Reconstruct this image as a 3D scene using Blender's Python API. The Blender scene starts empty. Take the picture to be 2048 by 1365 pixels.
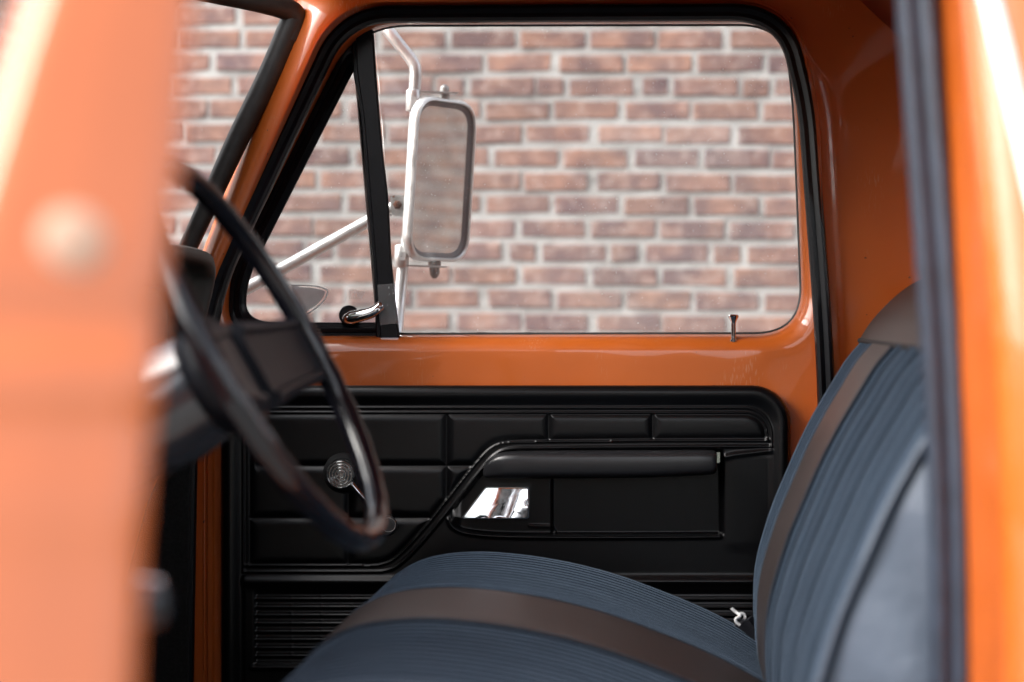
import bpy, bmesh, math, random
import numpy as np
from mathutils import Matrix, Vector
random.seed(7); rng = np.random.default_rng(7)
R_ = math.radians
SC = bpy.context.scene; COL = SC.collection

# ------------------------------------------------------------------ camera
FPX = 3960.0; CAM = np.array([0.0, -3.4, 1.25])
TH = math.atan(56.5 / FPX); PS = math.atan(312 / FPX * math.cos(TH))
RT = np.array([math.cos(PS), math.sin(PS), 0.0])
FW = np.array([-math.sin(PS) * math.cos(TH), math.cos(PS) * math.cos(TH), -math.sin(TH)])
UP = np.cross(RT, FW)
cam = bpy.data.cameras.new('camera'); co = bpy.data.objects.new('camera', cam); COL.objects.link(co)
cam.sensor_width = 36; cam.sensor_fit = 'HORIZONTAL'; cam.lens = FPX * 36 / 2048
cam.clip_start = 0.05; cam.clip_end = 800
co.matrix_world = Matrix(((RT[0], UP[0], -FW[0], CAM[0]), (RT[1], UP[1], -FW[1], CAM[1]), (RT[2], UP[2], -FW[2], CAM[2]), (0, 0, 0, 1)))
cam.dof.use_dof = True; cam.dof.focus_distance = 3.39; cam.dof.aperture_fstop = 2.25; cam.dof.aperture_blades = 0
SC.camera = co

# ------------------------------------------------------------------ sky, sun, exposure
EXPOSURE = 1.9; SKY = 0.15; SUN = 1.05
SUN_EL, SUN_AZ = R_(42), R_(248)           # azimuth clockwise from +Y: behind the photographer
w = bpy.data.worlds.new('World'); SC.world = w; w.use_nodes = True
nt = w.node_tree; nt.nodes.clear()
sky = nt.nodes.new('ShaderNodeTexSky'); sky.sky_type = 'NISHITA'; sky.sun_disc = False
sky.sun_elevation = SUN_EL; sky.sun_rotation = SUN_AZ; sky.dust_density = 4.0; sky.air_density = 1.0; sky.ozone_density = 0.6
hs = nt.nodes.new('ShaderNodeHueSaturation'); hs.inputs['Saturation'].default_value = 0.3
bg = nt.nodes.new('ShaderNodeBackground'); bg.inputs['Strength'].default_value = SKY
out = nt.nodes.new('ShaderNodeOutputWorld')
nt.links.new(sky.outputs[0], hs.inputs['Color']); nt.links.new(hs.outputs[0], bg.inputs['Color']); nt.links.new(bg.outputs[0], out.inputs['Surface'])
sl = bpy.data.lights.new('sun', 'SUN'); sl.energy = SUN; sl.angle = R_(70); sl.color = (1, 0.97, 0.93)
so = bpy.data.objects.new('sun', sl); COL.objects.link(so)
sd = Vector((math.sin(SUN_AZ) * math.cos(SUN_EL), math.cos(SUN_AZ) * math.cos(SUN_EL), math.sin(SUN_EL)))
so.rotation_euler = sd.to_track_quat('Z', 'Y').to_euler()
SC.view_settings.view_transform = 'Standard'; SC.view_settings.look = 'None'
SC.view_settings.exposure = EXPOSURE; SC.view_settings.gamma = 1
try: SC.cycles.use_denoising = True
except Exception: pass
SC.cycles.max_bounces = 10; SC.cycles.transparent_max_bounces = 16; SC.cycles.caustics_reflective = False; SC.cycles.caustics_refractive = False

# ------------------------------------------------------------------ helpers
def ray(u, v): return FPX * FW + (u - 1024) * RT - (v - 682.5) * UP
def P(u, v, Y):
    d = ray(u, v); return CAM + d * ((Y - CAM[1]) / d[1])
def PP(u, v, E, n):
    d = ray(u, v); return CAM + d * (np.dot(E - CAM, n) / np.dot(d, n))
def PX(u, v, X):
    d = ray(u, v); return CAM + d * ((X - CAM[0]) / d[0])
def ring(poly, k=8, m=10):
    """closed polygon of (u, v, corner cut) -> rounded loop with a fixed point count"""
    n = len(poly); pts = []
    for i in range(n):
        p = np.array(poly[i][:2], float); c = poly[i][2] if len(poly[i]) > 2 else 0
        a = np.array(poly[i - 1][:2], float); b = np.array(poly[(i + 1) % n][:2], float)
        da = a - p; db = b - p; la = np.linalg.norm(da); lb = np.linalg.norm(db)
        s = p + da / la * min(c, la * .49); e = p + db / lb * min(c, lb * .49)
        for j in range(k):
            t = j / (k - 1); pts.append((1 - t) ** 2 * s + 2 * t * (1 - t) * p + t * t * e)
        q = np.array(poly[(i + 1) % n][:2], float); cq = poly[(i + 1) % n][2] if len(poly[i]) > 2 else 0
        e2 = q - db / lb * min(cq, lb * .49)
        for j in range(1, m + 1): pts.append(e + (e2 - e) * j / (m + 1))
    return np.array(pts)
def smooth_path(pts, n=12, closed=False):
    p = np.array(pts, float); out = []; N = len(p)
    for i in range(N if closed else N - 1):
        p1, p2 = p[i], p[(i + 1) % N]
        p0 = p[i - 1] if (i > 0 or closed) else 2 * p1 - p2
        p3 = p[(i + 2) % N] if (i + 2 < N or closed) else 2 * p2 - p1
        for j in range(n):
            t = j / n
            out.append(.5 * ((2 * p1) + (-p0 + p2) * t + (2 * p0 - 5 * p1 + 4 * p2 - p3) * t * t + (-p0 + 3 * p1 - 3 * p2 + p3) * t ** 3))
    if not closed: out.append(p[-1])
    return np.array(out)
class MB:
    def __init__(s): s.v = []; s.f = []; s.m = []
    def add(s, verts, faces, mi=0):
        o = len(s.v); s.v += [tuple(map(float, x)) for x in verts]
        s.f += [tuple(i + o for i in f) for f in faces]; s.m += [mi] * len(faces); return s
    def loft(s, rings, closed=True, cap=(0, 0), loop=False, mi=0):
        n = len(rings[0]); V = [p for r in rings for p in r]; Fc = []; K = len(rings)
        for i in range(K if loop else K - 1):
            a = i * n; b = ((i + 1) % K) * n
            for j in range(n if closed else n - 1):
                j2 = (j + 1) % n; Fc.append((a + j, a + j2, b + j2, b + j))
        if cap[0]: Fc.append(tuple(range(n))[::-1])
        if cap[1]: Fc.append(tuple(range((K - 1) * n, K * n)))
        return s.add(V, Fc, mi)
    def sweep(s, path, prof, ref=(0, 1, 0), closed=False, capped=True, scale=None, mi=0):
        path = np.array(path, float); N = len(path); ref = np.array(ref, float); rings = []
        for i in range(N):
            if closed: t = path[(i + 1) % N] - path[i - 1]
            else: t = path[min(i + 1, N - 1)] - path[max(i - 1, 0)]
            t = t / (np.linalg.norm(t) + 1e-12); n = ref - np.dot(ref, t) * t
            if np.linalg.norm(n) < 1e-3: n = np.array([1, 0, .01]) - np.dot([1, 0, .01], t) * t
            n /= np.linalg.norm(n); b = np.cross(t, n); k = 1 if scale is None else scale[i]
            rings.append([path[i] + k * (a * b + c * n) for a, c in prof])
        c = (0, 0) if closed or not capped else (1, 1)
        return s.loft(rings, True, c, closed, mi)
    def tube(s, path, r, n=16, closed=False, scale=None, mi=0, ref=(0.13, 1, 0.07)):
        return s.sweep(path, [(r * math.cos(2 * math.pi * i / n), r * math.sin(2 * math.pi * i / n)) for i in range(n)], ref, closed, True, scale, mi)
    def lathe(s, base, axis, prof, n=32, mi=0):
        """prof: list of (radius, height along axis)"""
        axis = np.array(axis, float); axis /= np.linalg.norm(axis)
        h = np.array([0, 0, 1.]) if abs(axis[2]) < .9 else np.array([1., 0, 0]); a = np.cross(axis, h); a /= np.linalg.norm(a); b = np.cross(axis, a)
        base = np.array(base, float)
        rings = [[base + axis * hh + r * (math.cos(2 * math.pi * i / n) * a + math.sin(2 * math.pi * i / n) * b) for i in range(n)] for r, hh in prof]
        return s.loft(rings, True, (1, 1), False, mi)
    def box(s, lo, hi, mi=0):
        x0, y0, z0 = lo; x1, y1, z1 = hi
        return s.add([(x0, y0, z0), (x1, y0, z0), (x1, y1, z0), (x0, y1, z0), (x0, y0, z1), (x1, y0, z1), (x1, y1, z1), (x0, y1, z1)],
                     [(0, 3, 2, 1), (4, 5, 6, 7), (0, 1, 5, 4), (1, 2, 6, 5), (2, 3, 7, 6), (3, 0, 4, 7)], mi)
    def slab(s, pts, d, mi=0):
        """closed outline extruded by vector d"""
        a = [np.array(p) for p in pts]; b = [p + np.array(d) for p in a]
        return s.loft([a, b], True, (1, 1), False, mi)
    def build(s, name, mats, parent=None, sharp=40, bevel=0, recalc=True, label=None):
        me = bpy.data.meshes.new(name); me.from_pydata(s.v, [], s.f)
        if not isinstance(mats, (list, tuple)): mats = [mats]
        for m in mats: me.materials.append(m)
        me.polygons.foreach_set('material_index', s.m)
        bm = bmesh.new(); bm.from_mesh(me)
        bmesh.ops.remove_doubles(bm, verts=bm.verts, dist=1e-6)
        if recalc: bmesh.ops.recalc_face_normals(bm, faces=bm.faces)
        bm.to_mesh(me); bm.free()
        me.polygons.foreach_set('use_smooth', [True] * len(me.polygons))
        me.set_sharp_from_angle(angle=R_(sharp)); me.update()
        o = bpy.data.objects.new(name, me); COL.objects.link(o)
        if parent is not None:
            o.parent = parent; o.matrix_parent_inverse = WORLD[parent.name].inverted()
        WORLD[o.name] = Matrix.Identity(4)
        if bevel:
            b = o.modifiers.new('bevel', 'BEVEL'); b.width = bevel; b.segments = 3; b.limit_method = 'ANGLE'; b.angle_limit = R_(35)
        if label: o['label'] = label
        return o
WORLD = {}
def tag(o, label, cat, kind=None, group=None):
    if label: o['label'] = label
    if cat: o['category'] = cat
    if kind: o['kind'] = kind
    if group: o['group'] = group

# ------------------------------------------------------------------ materials
def mat(name, col, rough=.5, metal=0, coat=0, coat_rough=.05, spec=.5, bump=None, var=None, specks=None, rvar=None, sheen=0, scuff=False):
    """bump: list of (kind, scale, strength, distance); var: (scale, amount) brightness mottling; specks: (scale, threshold, colour)"""
    m = bpy.data.materials.new(name); m.use_nodes = True; n = m.node_tree.nodes; l = m.node_tree.links
    b = n['Principled BSDF']; b.inputs['Roughness'].default_value = rough; b.inputs['Metallic'].default_value = metal
    b.inputs['Coat Weight'].default_value = coat; b.inputs['Coat Roughness'].default_value = coat_rough; b.inputs['Specular IOR Level'].default_value = spec
    if sheen: b.inputs['Sheen Weight'].default_value = sheen; b.inputs['Sheen Roughness'].default_value = .45; b.inputs['Sheen Tint'].default_value = (.56, .73, .97, 1)
    tc = n.new('ShaderNodeTexCoord'); O = tc.outputs['Object']
    rgb = n.new('ShaderNodeRGB'); rgb.outputs[0].default_value = (*col, 1); c = rgb.outputs[0]
    if var:
        t = n.new('ShaderNodeTexNoise'); t.inputs['Scale'].default_value = var[0]; t.inputs['Detail'].default_value = 6; l.new(O, t.inputs['Vector'])
        mr = n.new('ShaderNodeMapRange'); mr.inputs['From Min'].default_value = .3; mr.inputs['From Max'].default_value = .7
        mr.inputs['To Min'].default_value = 1 - var[1]; mr.inputs['To Max'].default_value = 1 + var[1]; l.new(t.outputs[0], mr.inputs['Value'])
        h = n.new('ShaderNodeHueSaturation'); l.new(c, h.inputs['Color']); l.new(mr.outputs[0], h.inputs['Value']); c = h.outputs[0]
    if specks:
        t = n.new('ShaderNodeTexNoise'); t.inputs['Scale'].default_value = specks[0]; t.inputs['Detail'].default_value = 3; l.new(O, t.inputs['Vector'])
        cr = n.new('ShaderNodeMapRange'); cr.inputs['From Min'].default_value = specks[1]; cr.inputs['From Max'].default_value = specks[1] + .02; l.new(t.outputs[0], cr.inputs['Value'])
        mx = n.new('ShaderNodeMixRGB'); mx.inputs['Color2'].default_value = (*specks[2], 1); l.new(c, mx.inputs['Color1']); l.new(cr.outputs[0], mx.inputs['Fac']); c = mx.outputs[0]
    if scuff:
        mp = n.new('ShaderNodeMapping'); mp.inputs['Scale'].default_value = (420, 420, 60); mp.inputs['Rotation'].default_value = (0, .5, 0); l.new(O, mp.inputs['Vector'])
        t = n.new('ShaderNodeTexNoise'); t.inputs['Scale'].default_value = 1; t.inputs['Detail'].default_value = 2; l.new(mp.outputs[0], t.inputs['Vector'])
        t2 = n.new('ShaderNodeTexNoise'); t2.inputs['Scale'].default_value = 11; t2.inputs['Detail'].default_value = 2; l.new(O, t2.inputs['Vector'])
        a1 = n.new('ShaderNodeMapRange'); a1.inputs['From Min'].default_value = .56; a1.inputs['From Max'].default_value = .66; l.new(t.outputs[0], a1.inputs['Value'])
        a2 = n.new('ShaderNodeMapRange'); a2.inputs['From Min'].default_value = .58; a2.inputs['From Max'].default_value = .68; a2.inputs['To Max'].default_value = .24; l.new(t2.outputs[0], a2.inputs['Value'])
        mu = n.new('ShaderNodeMath'); mu.operation = 'MULTIPLY'; l.new(a1.outputs[0], mu.inputs[0]); l.new(a2.outputs[0], mu.inputs[1])
        mx = n.new('ShaderNodeMixRGB'); mx.inputs['Color2'].default_value = (.62, .42, .30, 1); l.new(c, mx.inputs['Color1']); l.new(mu.outputs[0], mx.inputs['Fac']); c = mx.outputs[0]
    l.new(c, b.inputs['Base Color'])
    if rvar:
        t = n.new('ShaderNodeTexNoise'); t.inputs['Scale'].default_value = rvar[0]; t.inputs['Detail'].default_value = 5; l.new(O, t.inputs['Vector'])
        mr = n.new('ShaderNodeMapRange'); mr.inputs['From Min'].default_value = .35; mr.inputs['From Max'].default_value = .65
        mr.inputs['To Min'].default_value = max(rough - rvar[1], 0); mr.inputs['To Max'].default_value = rough + rvar[1]; l.new(t.outputs[0], mr.inputs['Value']); l.new(mr.outputs[0], b.inputs['Roughness'])
    nrm = None
    for kind, sc_, st, dist in (bump or []):
        if kind == 'noise': t = n.new('ShaderNodeTexNoise'); t.inputs['Scale'].default_value = sc_; t.inputs['Detail'].default_value = 4; hgt = t.outputs[0]
        elif kind == 'cells': t = n.new('ShaderNodeTexVoronoi'); t.inputs['Scale'].default_value = sc_; hgt = t.outputs['Distance']
        else:
            t = n.new('ShaderNodeTexWave'); t.wave_type = 'BANDS'; t.bands_direction = kind; t.inputs['Scale'].default_value = sc_; t.inputs['Distortion'].default_value = .15; hgt = t.outputs[1]
        l.new(O, t.inputs['Vector'])
        bp = n.new('ShaderNodeBump'); bp.inputs['Strength'].default_value = st; bp.inputs['Distance'].default_value = dist; l.new(hgt, bp.inputs['Height'])
        if nrm: l.new(nrm, bp.inputs['Normal'])
        nrm = bp.outputs[0]
    if nrm: l.new(nrm, b.inputs['Normal'])
    return m
def glass_mat(name, dirt=.03, tint=(1, 1, 1), refl=1.0):
    m = bpy.data.materials.new(name); m.use_nodes = True; n = m.node_tree.nodes; l = m.node_tree.links; n.clear()
    o = n.new('ShaderNodeOutputMaterial'); tr = n.new('ShaderNodeBsdfTransparent'); tr.inputs[0].default_value = (*tint, 1)
    gl = n.new('ShaderNodeBsdfGlossy'); gl.inputs['Roughness'].default_value = .01
    fr = n.new('ShaderNodeFresnel'); fr.inputs['IOR'].default_value = 1.45
    mx = n.new('ShaderNodeMixShader'); l.new(fr.outputs[0], mx.inputs[0]); l.new(tr.outputs[0], mx.inputs[1]); l.new(gl.outputs[0], mx.inputs[2])
    df = n.new('ShaderNodeBsdfDiffuse'); df.inputs[0].default_value = (.85, .83, .8, 1)
    t = n.new('ShaderNodeTexNoise'); t.inputs['Scale'].default_value = 9; t.inputs['Detail'].default_value = 8
    t2 = n.new('ShaderNodeTexNoise'); t2.inputs['Scale'].default_value = 260; t2.inputs['Detail'].default_value = 2
    tc = n.new('ShaderNodeTexCoord'); l.new(tc.outputs['Object'], t.inputs['Vector']); l.new(tc.outputs['Object'], t2.inputs['Vector'])
    mr = n.new('ShaderNodeMapRange'); mr.inputs['From Min'].default_value = .35; mr.inputs['From Max'].default_value = .75; mr.inputs['To Min'].default_value = dirt * .5; mr.inputs['To Max'].default_value = dirt * 1.8
    mr2 = n.new('ShaderNodeMapRange'); mr2.inputs['From Min'].default_value = .70; mr2.inputs['From Max'].default_value = .75; mr2.inputs['To Max'].default_value = .35
    ad = n.new('ShaderNodeMath'); ad.operation = 'ADD'; l.new(t.outputs[0], mr.inputs['Value']); l.new(t2.outputs[0], mr2.inputs['Value']); l.new(mr.outputs[0], ad.inputs[0]); l.new(mr2.outputs[0], ad.inputs[1])
    m2 = n.new('ShaderNodeMixShader'); l.new(ad.outputs[0], m2.inputs[0]); l.new(mx.outputs[0], m2.inputs[1]); l.new(df.outputs[0], m2.inputs[2]); l.new(m2.outputs[0], o.inputs['Surface'])
    return m
PAINT_C = (.56, .118, .013)
M = {}
M['paint'] = mat('orange_paint', PAINT_C, .42, coat=1, coat_rough=.04, var=(5, .06), specks=(95, .735, (.12, .035, .012)), bump=[('noise', 14, .05, .01)], rvar=(20, .08), scuff=True)
M['paint_worn'] = mat('orange_paint_worn', PAINT_C, .45, coat=.8, coat_rough=.08, var=(7, .1), specks=(60, .70, (.10, .03, .012)), bump=[('noise', 20, .08, .01)])
M['paint_sheen'] = mat('orange_paint_sky_sheen', (.58, .132, .024), .36, coat=1, coat_rough=.10, var=(6, .08), bump=[('noise', 14, .05, .01)])  # paler copy of the paint: sky sheen on the driver's door put into colour
M['vinyl'] = mat('black_vinyl', (.0026, .0026, .0032), .28, spec=.40, bump=[('noise', 900, .22, .0007)])
M['smooth_vinyl'] = mat('smooth_black_vinyl', (.014, .014, .016), .30, spec=.6, bump=[('noise', 500, .12, .0008)])
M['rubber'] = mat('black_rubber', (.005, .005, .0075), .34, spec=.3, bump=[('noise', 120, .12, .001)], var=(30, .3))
M['rubber_lit'] = mat('sky_lit_rubber', (.026, .036, .056), .42, bump=[('noise', 120, .1, .001)], var=(30, .2))  # lighter, bluer rubber: skylight on the near weatherstrip painted in
M['rubber_grey'] = mat('weathered_rubber', (.03, .028, .026), .5, bump=[('noise', 200, .3, .001)], var=(40, .3))
M['dash'] = mat('dash_vinyl', (.06, .057, .052), .55, bump=[('noise', 400, .3, .001)])
M['black'] = mat('dull_black', (.008, .008, .009), .7)
M['carpet'] = mat('black_carpet', (.010, .010, .010), .95, bump=[('noise', 500, .8, .003)], var=(200, .5))
M['wheel'] = mat('steering_plastic', (.004, .004, .007), .2, spec=.5, coat=.3, bump=[('noise', 60, .04, .001)])
M['chrome'] = mat('chrome', (.75, .75, .76), .08, metal=1, rvar=(60, .05), specks=(150, .74, (.35, .33, .32)))
M['alu'] = mat('aluminium', (.72, .72, .71), .40, metal=.8, rvar=(40, .1), var=(60, .06), bump=[('noise', 90, .08, .001)])
M['mirror'] = mat('mirror_glass', (.62, .60, .58), .03, metal=1, specks=(160, .76, (.8, .8, .8)))
M['rust'] = mat('rust', (.11, .045, .025), .85, bump=[('noise', 300, .8, .002)], var=(150, .5))
M['steel'] = mat('dull_steel', (.42, .42, .41), .5, metal=.8, var=(80, .25), specks=(70, .62, (.16, .07, .04)))
M['bezel'] = mat('mirror_gasket', (.13, .11, .115), .5)
M['spoke'] = mat('spoke_plastic', (.006, .007, .011), .42, spec=.32, bump=[('noise', 300, .2, .001)])
M['column'] = mat('column_enamel', (.035, .04, .05), .25, coat=1)
M['brown'] = mat('brown_vinyl', (.031, .023, .022), .44, bump=[('noise', 350, .2, .001)], var=(12, .12))
M['greyvinyl'] = mat('blue_grey_vinyl', (.095, .120, .160), .40, bump=[('noise', 350, .15, .001), ('noise', 14, .35, .02)], var=(8, .08))
M['white'] = mat('white_gloss', (.86, .86, .86), .3, coat=.6)
M['highlight'] = mat('pale_highlight', (.58, .36, .25), .6)  # pale tone of a reflected highlight, put into the colour
M['webbing'] = mat('black_webbing', (.016, .016, .02), .4)
M['satin'] = mat('satin_metal', (.42, .41, .40), .24, metal=.9, rvar=(80, .08))
M['glass'] = glass_mat('dusty_window_glass', .10)
M['vent_glass'] = glass_mat('dusty_vent_glass', .12)
M['wind_glass'] = glass_mat('windshield_glass', .02)
M['tape'] = glass_mat('clear_tape', .16, (.95, .95, 1))
M['decal'] = glass_mat('silver_decal', .42, (.72, .73, .78))
M['etch'] = mat('etched_white', (.85, .85, .84), .7)
M['tyre'] = mat('tyre', (.02, .02, .02), .8)
M['sky_blocker'] = mat('dark_blocker', (.035, .042, .026), .95, var=(1.5, .4), bump=[('noise', 5, 1, .3)])  # surface of the bank added to block low skylight
M['asphalt'] = mat('asphalt', (.17, .166, .16), .9, var=(30, .35), bump=[('noise', 120, .6, .01)])
def fabric():
    m = mat('blue_ribbed_cloth', (.0120, .0215, .035), .85, spec=.15, sheen=.30, var=(25, .08))
    n = m.node_tree.nodes; l = m.node_tree.links; b = n['Principled BSDF']; tc = n.new('ShaderNodeTexCoord')
    sep = n.new('ShaderNodeSeparateXYZ'); l.new(tc.outputs['Object'], sep.inputs[0])
    def wv(period):
        k = n.new('ShaderNodeMath'); k.operation = 'MULTIPLY'; k.inputs[1].default_value = 2 * math.pi / period; l.new(sep.outputs['Y'], k.inputs[0])
        s = n.new('ShaderNodeMath'); s.operation = 'SINE'; l.new(k.outputs[0], s.inputs[0]); return s.outputs[0]
    a, c = wv(.0285), wv(.0095)
    ad = n.new('ShaderNodeMath'); ad.operation = 'MULTIPLY_ADD'; l.new(c, ad.inputs[0]); ad.inputs[1].default_value = .45; l.new(a, ad.inputs[2])
    nz = n.new('ShaderNodeTexNoise'); nz.inputs['Scale'].default_value = 900; l.new(tc.outputs['Object'], nz.inputs['Vector'])
    ad2 = n.new('ShaderNodeMath'); ad2.operation = 'MULTIPLY_ADD'; l.new(nz.outputs[0], ad2.inputs[0]); ad2.inputs[1].default_value = .6; l.new(ad.outputs[0], ad2.inputs[2])
    nz2 = n.new('ShaderNodeTexNoise'); nz2.inputs['Scale'].default_value = 9; nz2.inputs['Detail'].default_value = 2; l.new(tc.outputs['Object'], nz2.inputs['Vector'])
    ad3 = n.new('ShaderNodeMath'); ad3.operation = 'MULTIPLY_ADD'; l.new(nz2.outputs[0], ad3.inputs[0]); ad3.inputs[1].default_value = 6; l.new(ad2.outputs[0], ad3.inputs[2]); ad2 = ad3
    bp = n.new('ShaderNodeBump'); bp.inputs['Strength'].default_value = .8; bp.inputs['Distance'].default_value = .0035; l.new(ad2.outputs[0], bp.inputs['Height']); l.new(bp.outputs[0], b.inputs['Normal'])
    mr = n.new('ShaderNodeMapRange'); mr.inputs['From Min'].default_value = -1.4; mr.inputs['From Max'].default_value = 1.4; mr.inputs['To Min'].default_value = .35; mr.inputs['To Max'].default_value = 1.75; l.new(ad.outputs[0], mr.inputs['Value'])
    h = n.new('ShaderNodeHueSaturation'); src = b.inputs['Base Color'].links[0].from_socket; l.new(src, h.inputs['Color']); l.new(mr.outputs[0], h.inputs['Value']); l.new(h.outputs[0], b.inputs['Base Color'])
    return m
M['cloth'] = fabric()

# ------------------------------------------------------------------ ground and brick wall
WALL_Y = 2.2; TILT = .0125
def build_setting():
    g = MB(); g.add([(-60, -60, 0), (60, -60, 0), (60, 60, 0), (-60, 60, 0)], [(0, 1, 2, 3)])
    o = g.build('ground', M['asphalt']); tag(o, 'grey asphalt paving under the truck', 'paving', 'structure')
    # unseen dark bank added behind the camera to block low skylight
    hb = MB(); rows = []
    for i in range(60):
        az = math.radians(-100 + 200 * i / 59) ; row = []
        for j in range(14):
            r = 8 + j * 1.6; z = -.05 + 3.4 * (1 - math.exp(-(j / 4.5) ** 1.6)) + (random.uniform(-.5, .5) if j > 1 else 0)
            row.append((r * math.sin(az) * 1.3, -r * math.cos(az) * 1.0 - 1.5, z))
        rows.append(row)
    hb.loft(rows, closed=False); ho = hb.build('sky_blocker', M['sky_blocker'], sharp=80); tag(ho, None, None, 'structure')
    # brick wall: every brick is real, laid with wide pale joints
    me_v = []; me_f = []; mi = []; cols = []
    s = 1 / (FPX / np.dot(P(1250, 350, WALL_Y) - CAM, FW))     # metres per pixel of the photograph on the wall
    phases = {0: 1034, 1: 972, 2: 933, 3: 964, 4: 1050, 5: 982, 6: 1046, 7: 966, 8: 1038, 9: 1012, 10: 1043, 11: 967, 12: 1044}
    pitch = 47.4 * s; z0 = P(1100, 82, WALL_Y)[2]; L = 139.5 * s; H = 65 * s; J = 13.0 * s; bh = 34.5 * s
    X0, X1 = -4.2, 15.5
    pal = [(.22, .135, .105), (.25, .15, .115), (.215, .135, .112), (.24, .142, .105), (.18, .122, .108), (.27, .165, .12), (.22, .145, .125), (.175, .12, .112)]
    def brick(xa, xb, zc, h):
        j = lambda a=.0022: random.uniform(-a, a)
        yf = WALL_Y + random.uniform(-.0025, .0025)
        c = [(xa + j(), zc - h / 2 + j()), (xb + j(), zc - h / 2 + j()), (xb + j(), zc + h / 2 + j()), (xa + j(), zc + h / 2 + j())]
        o = len(me_v); e = .003
        for (x, z), (sx, sz) in zip(c, ((1, 1), (-1, 1), (-1, -1), (1, -1))): me_v.append((x + sx * e, yf - .001, z + sz * e))
        for x, z in c: me_v.append((x, yf + .003, z))
        for x, z in c: me_v.append((x, yf + .02, z))
        fs = [(0, 1, 2, 3)] + [(i, 4 + i, 4 + (i + 1) % 4, (i + 1) % 4) for i in range(4)] + [(4 + i, 8 + i, 8 + (i + 1) % 4, 4 + (i + 1) % 4) for i in range(4)]
        me_f.extend(tuple(i + o for i in f) for f in fs)
        base = (.55 * np.array((.27, .170, .140)) + .45 * np.array(random.choice(pal))) * random.uniform(.98, 1.18)
        cols.extend([tuple(base)] * len(fs)); mi.extend([0] * len(fs))
    for r in range(-26, 34):
        zr = z0 - r * pitch; fl = (r % 7) == 2
        if zr < -.3 or zr > 2.95: continue
        ph = phases.get(r, 1034 if r % 2 else 970) + (0 if r in phases else random.uniform(-10, 10))
        xp = P(ph, 350, WALL_Y)[0]
        per = (L + H) if fl else L; x = xp - math.ceil((xp - X0) / per) * per
        while x < X1:
            segs = [(x, x + L), (x + L, x + L + H)] if fl else [(x, x + L)]
            if r == 9: segs = [(x, x + H), (x + H, x + H + L)]
            for a, b in segs:
                d = random.uniform(-.006, .006)
                zc = zr - TILT * ((a + b) / 2 - 0.0) + random.uniform(-.002, .002)
                brick(a + J / 2 + d, b - J / 2 + d, zc, bh)
            x += per
    # mortar bed: an uneven sheet a little behind the brick faces, tooled roughly flush
    o = len(me_v); nx, nz = 300, 130
    for k in range(nz + 1):
        for i in range(nx + 1):
            x = X0 - .3 + (X1 - X0 + .6) * i / nx; z = -.2 + 3.3 * k / nz - TILT * x * (k == nz)
            me_v.append((x, WALL_Y + .0045 + random.uniform(-.002, .002), z))
    for k in range(nz):
        for i in range(nx):
            a = o + k * (nx + 1) + i; me_f.append((a, a + 1, a + nx + 2, a + nx + 1)); mi.append(1); cols.append((.6, .6, .58))
    o = len(me_v)
    for x in (X0 - .3, X1 + .3):
        for y in (WALL_Y + .02, WALL_Y + .3):
            for z in (-.2, 3.1 - TILT * x): me_v.append((x, y, z))
    for f in ((0, 1, 3, 2), (4, 6, 7, 5), (2, 3, 7, 6), (0, 4, 5, 1), (1, 5, 7, 3)): me_f.append(tuple(i + o for i in f)); mi.append(1); cols.append((.6, .6, .58))
    me = bpy.data.meshes.new('brick_wall'); me.from_pydata(me_v, [], me_f)
    def bmat(name, mortar):
        m = mat(name, (.5, .5, .5), .9, spec=.25, bump=[('noise', 60, .6, .006)])
        n = m.node_tree.nodes; l = m.node_tree.links; b = n['Principled BSDF']; tc = n.new('ShaderNodeTexCoord')
        t = n.new('ShaderNodeTexNoise'); t.inputs['Scale'].default_value = 13 if not mortar else 9; t.inputs['Detail'].default_value = 6; l.new(tc.outputs['Object'], t.inputs['Vector'])
        cr = n.new('ShaderNodeValToRGB'); l.new(t.outputs[0], cr.inputs[0])
        if mortar:
            cr.color_ramp.elements[0].position = .3; cr.color_ramp.elements[0].color = (.30, .295, .28, 1); cr.color_ramp.elements[1].position = .62; cr.color_ramp.elements[1].color = (.43, .43, .41, 1)
            l.new(cr.outputs[0], b.inputs['Base Color'])
        else:
            at = n.new('ShaderNodeAttribute'); at.attribute_name = 'brick_colour'
            cr.color_ramp.elements[0].position = .36; cr.color_ramp.elements[0].color = (.62, .66, .78, 1); cr.color_ramp.elements[1].position = .66; cr.color_ramp.elements[1].color = (1.18, 1.10, 1.04, 1)
            mx = n.new('ShaderNodeMixRGB'); mx.blend_type = 'MULTIPLY'; mx.inputs[0].default_value = 1; l.new(at.outputs['Color'], mx.inputs[1]); l.new(cr.outputs[0], mx.inputs[2])
            t2 = n.new('ShaderNodeTexNoise'); t2.inputs['Scale'].default_value = 26; t2.inputs['Detail'].default_value = 5; l.new(tc.outputs['Object'], t2.inputs['Vector'])
            r2 = n.new('ShaderNodeMapRange'); r2.inputs['From Min'].default_value = .52; r2.inputs['From Max'].default_value = .72; r2.inputs['To Max'].default_value = .45; l.new(t2.outputs[0], r2.inputs['Value'])
            m3 = n.new('ShaderNodeMixRGB'); m3.inputs['Color2'].default_value = (.38, .33, .31, 1); l.new(mx.outputs[0], m3.inputs['Color1']); l.new(r2.outputs[0], m3.inputs['Fac'])
            l.new(m3.outputs[0], b.inputs['Base Color'])
        return m
    me.materials.append(bmat('weathered_brick', 0)); me.materials.append(bmat('pale_mortar', 1))
    me.polygons.foreach_set('material_index', mi)
    ca = me.color_attributes.new('brick_colour', 'FLOAT_COLOR', 'CORNER'); buf = np.empty((len(me.loops), 4), np.float32); buf[:, 3] = 1; k = 0
    for f, c in zip(me_f, cols): buf[k:k + len(f), :3] = c; k += len(f)
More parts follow.
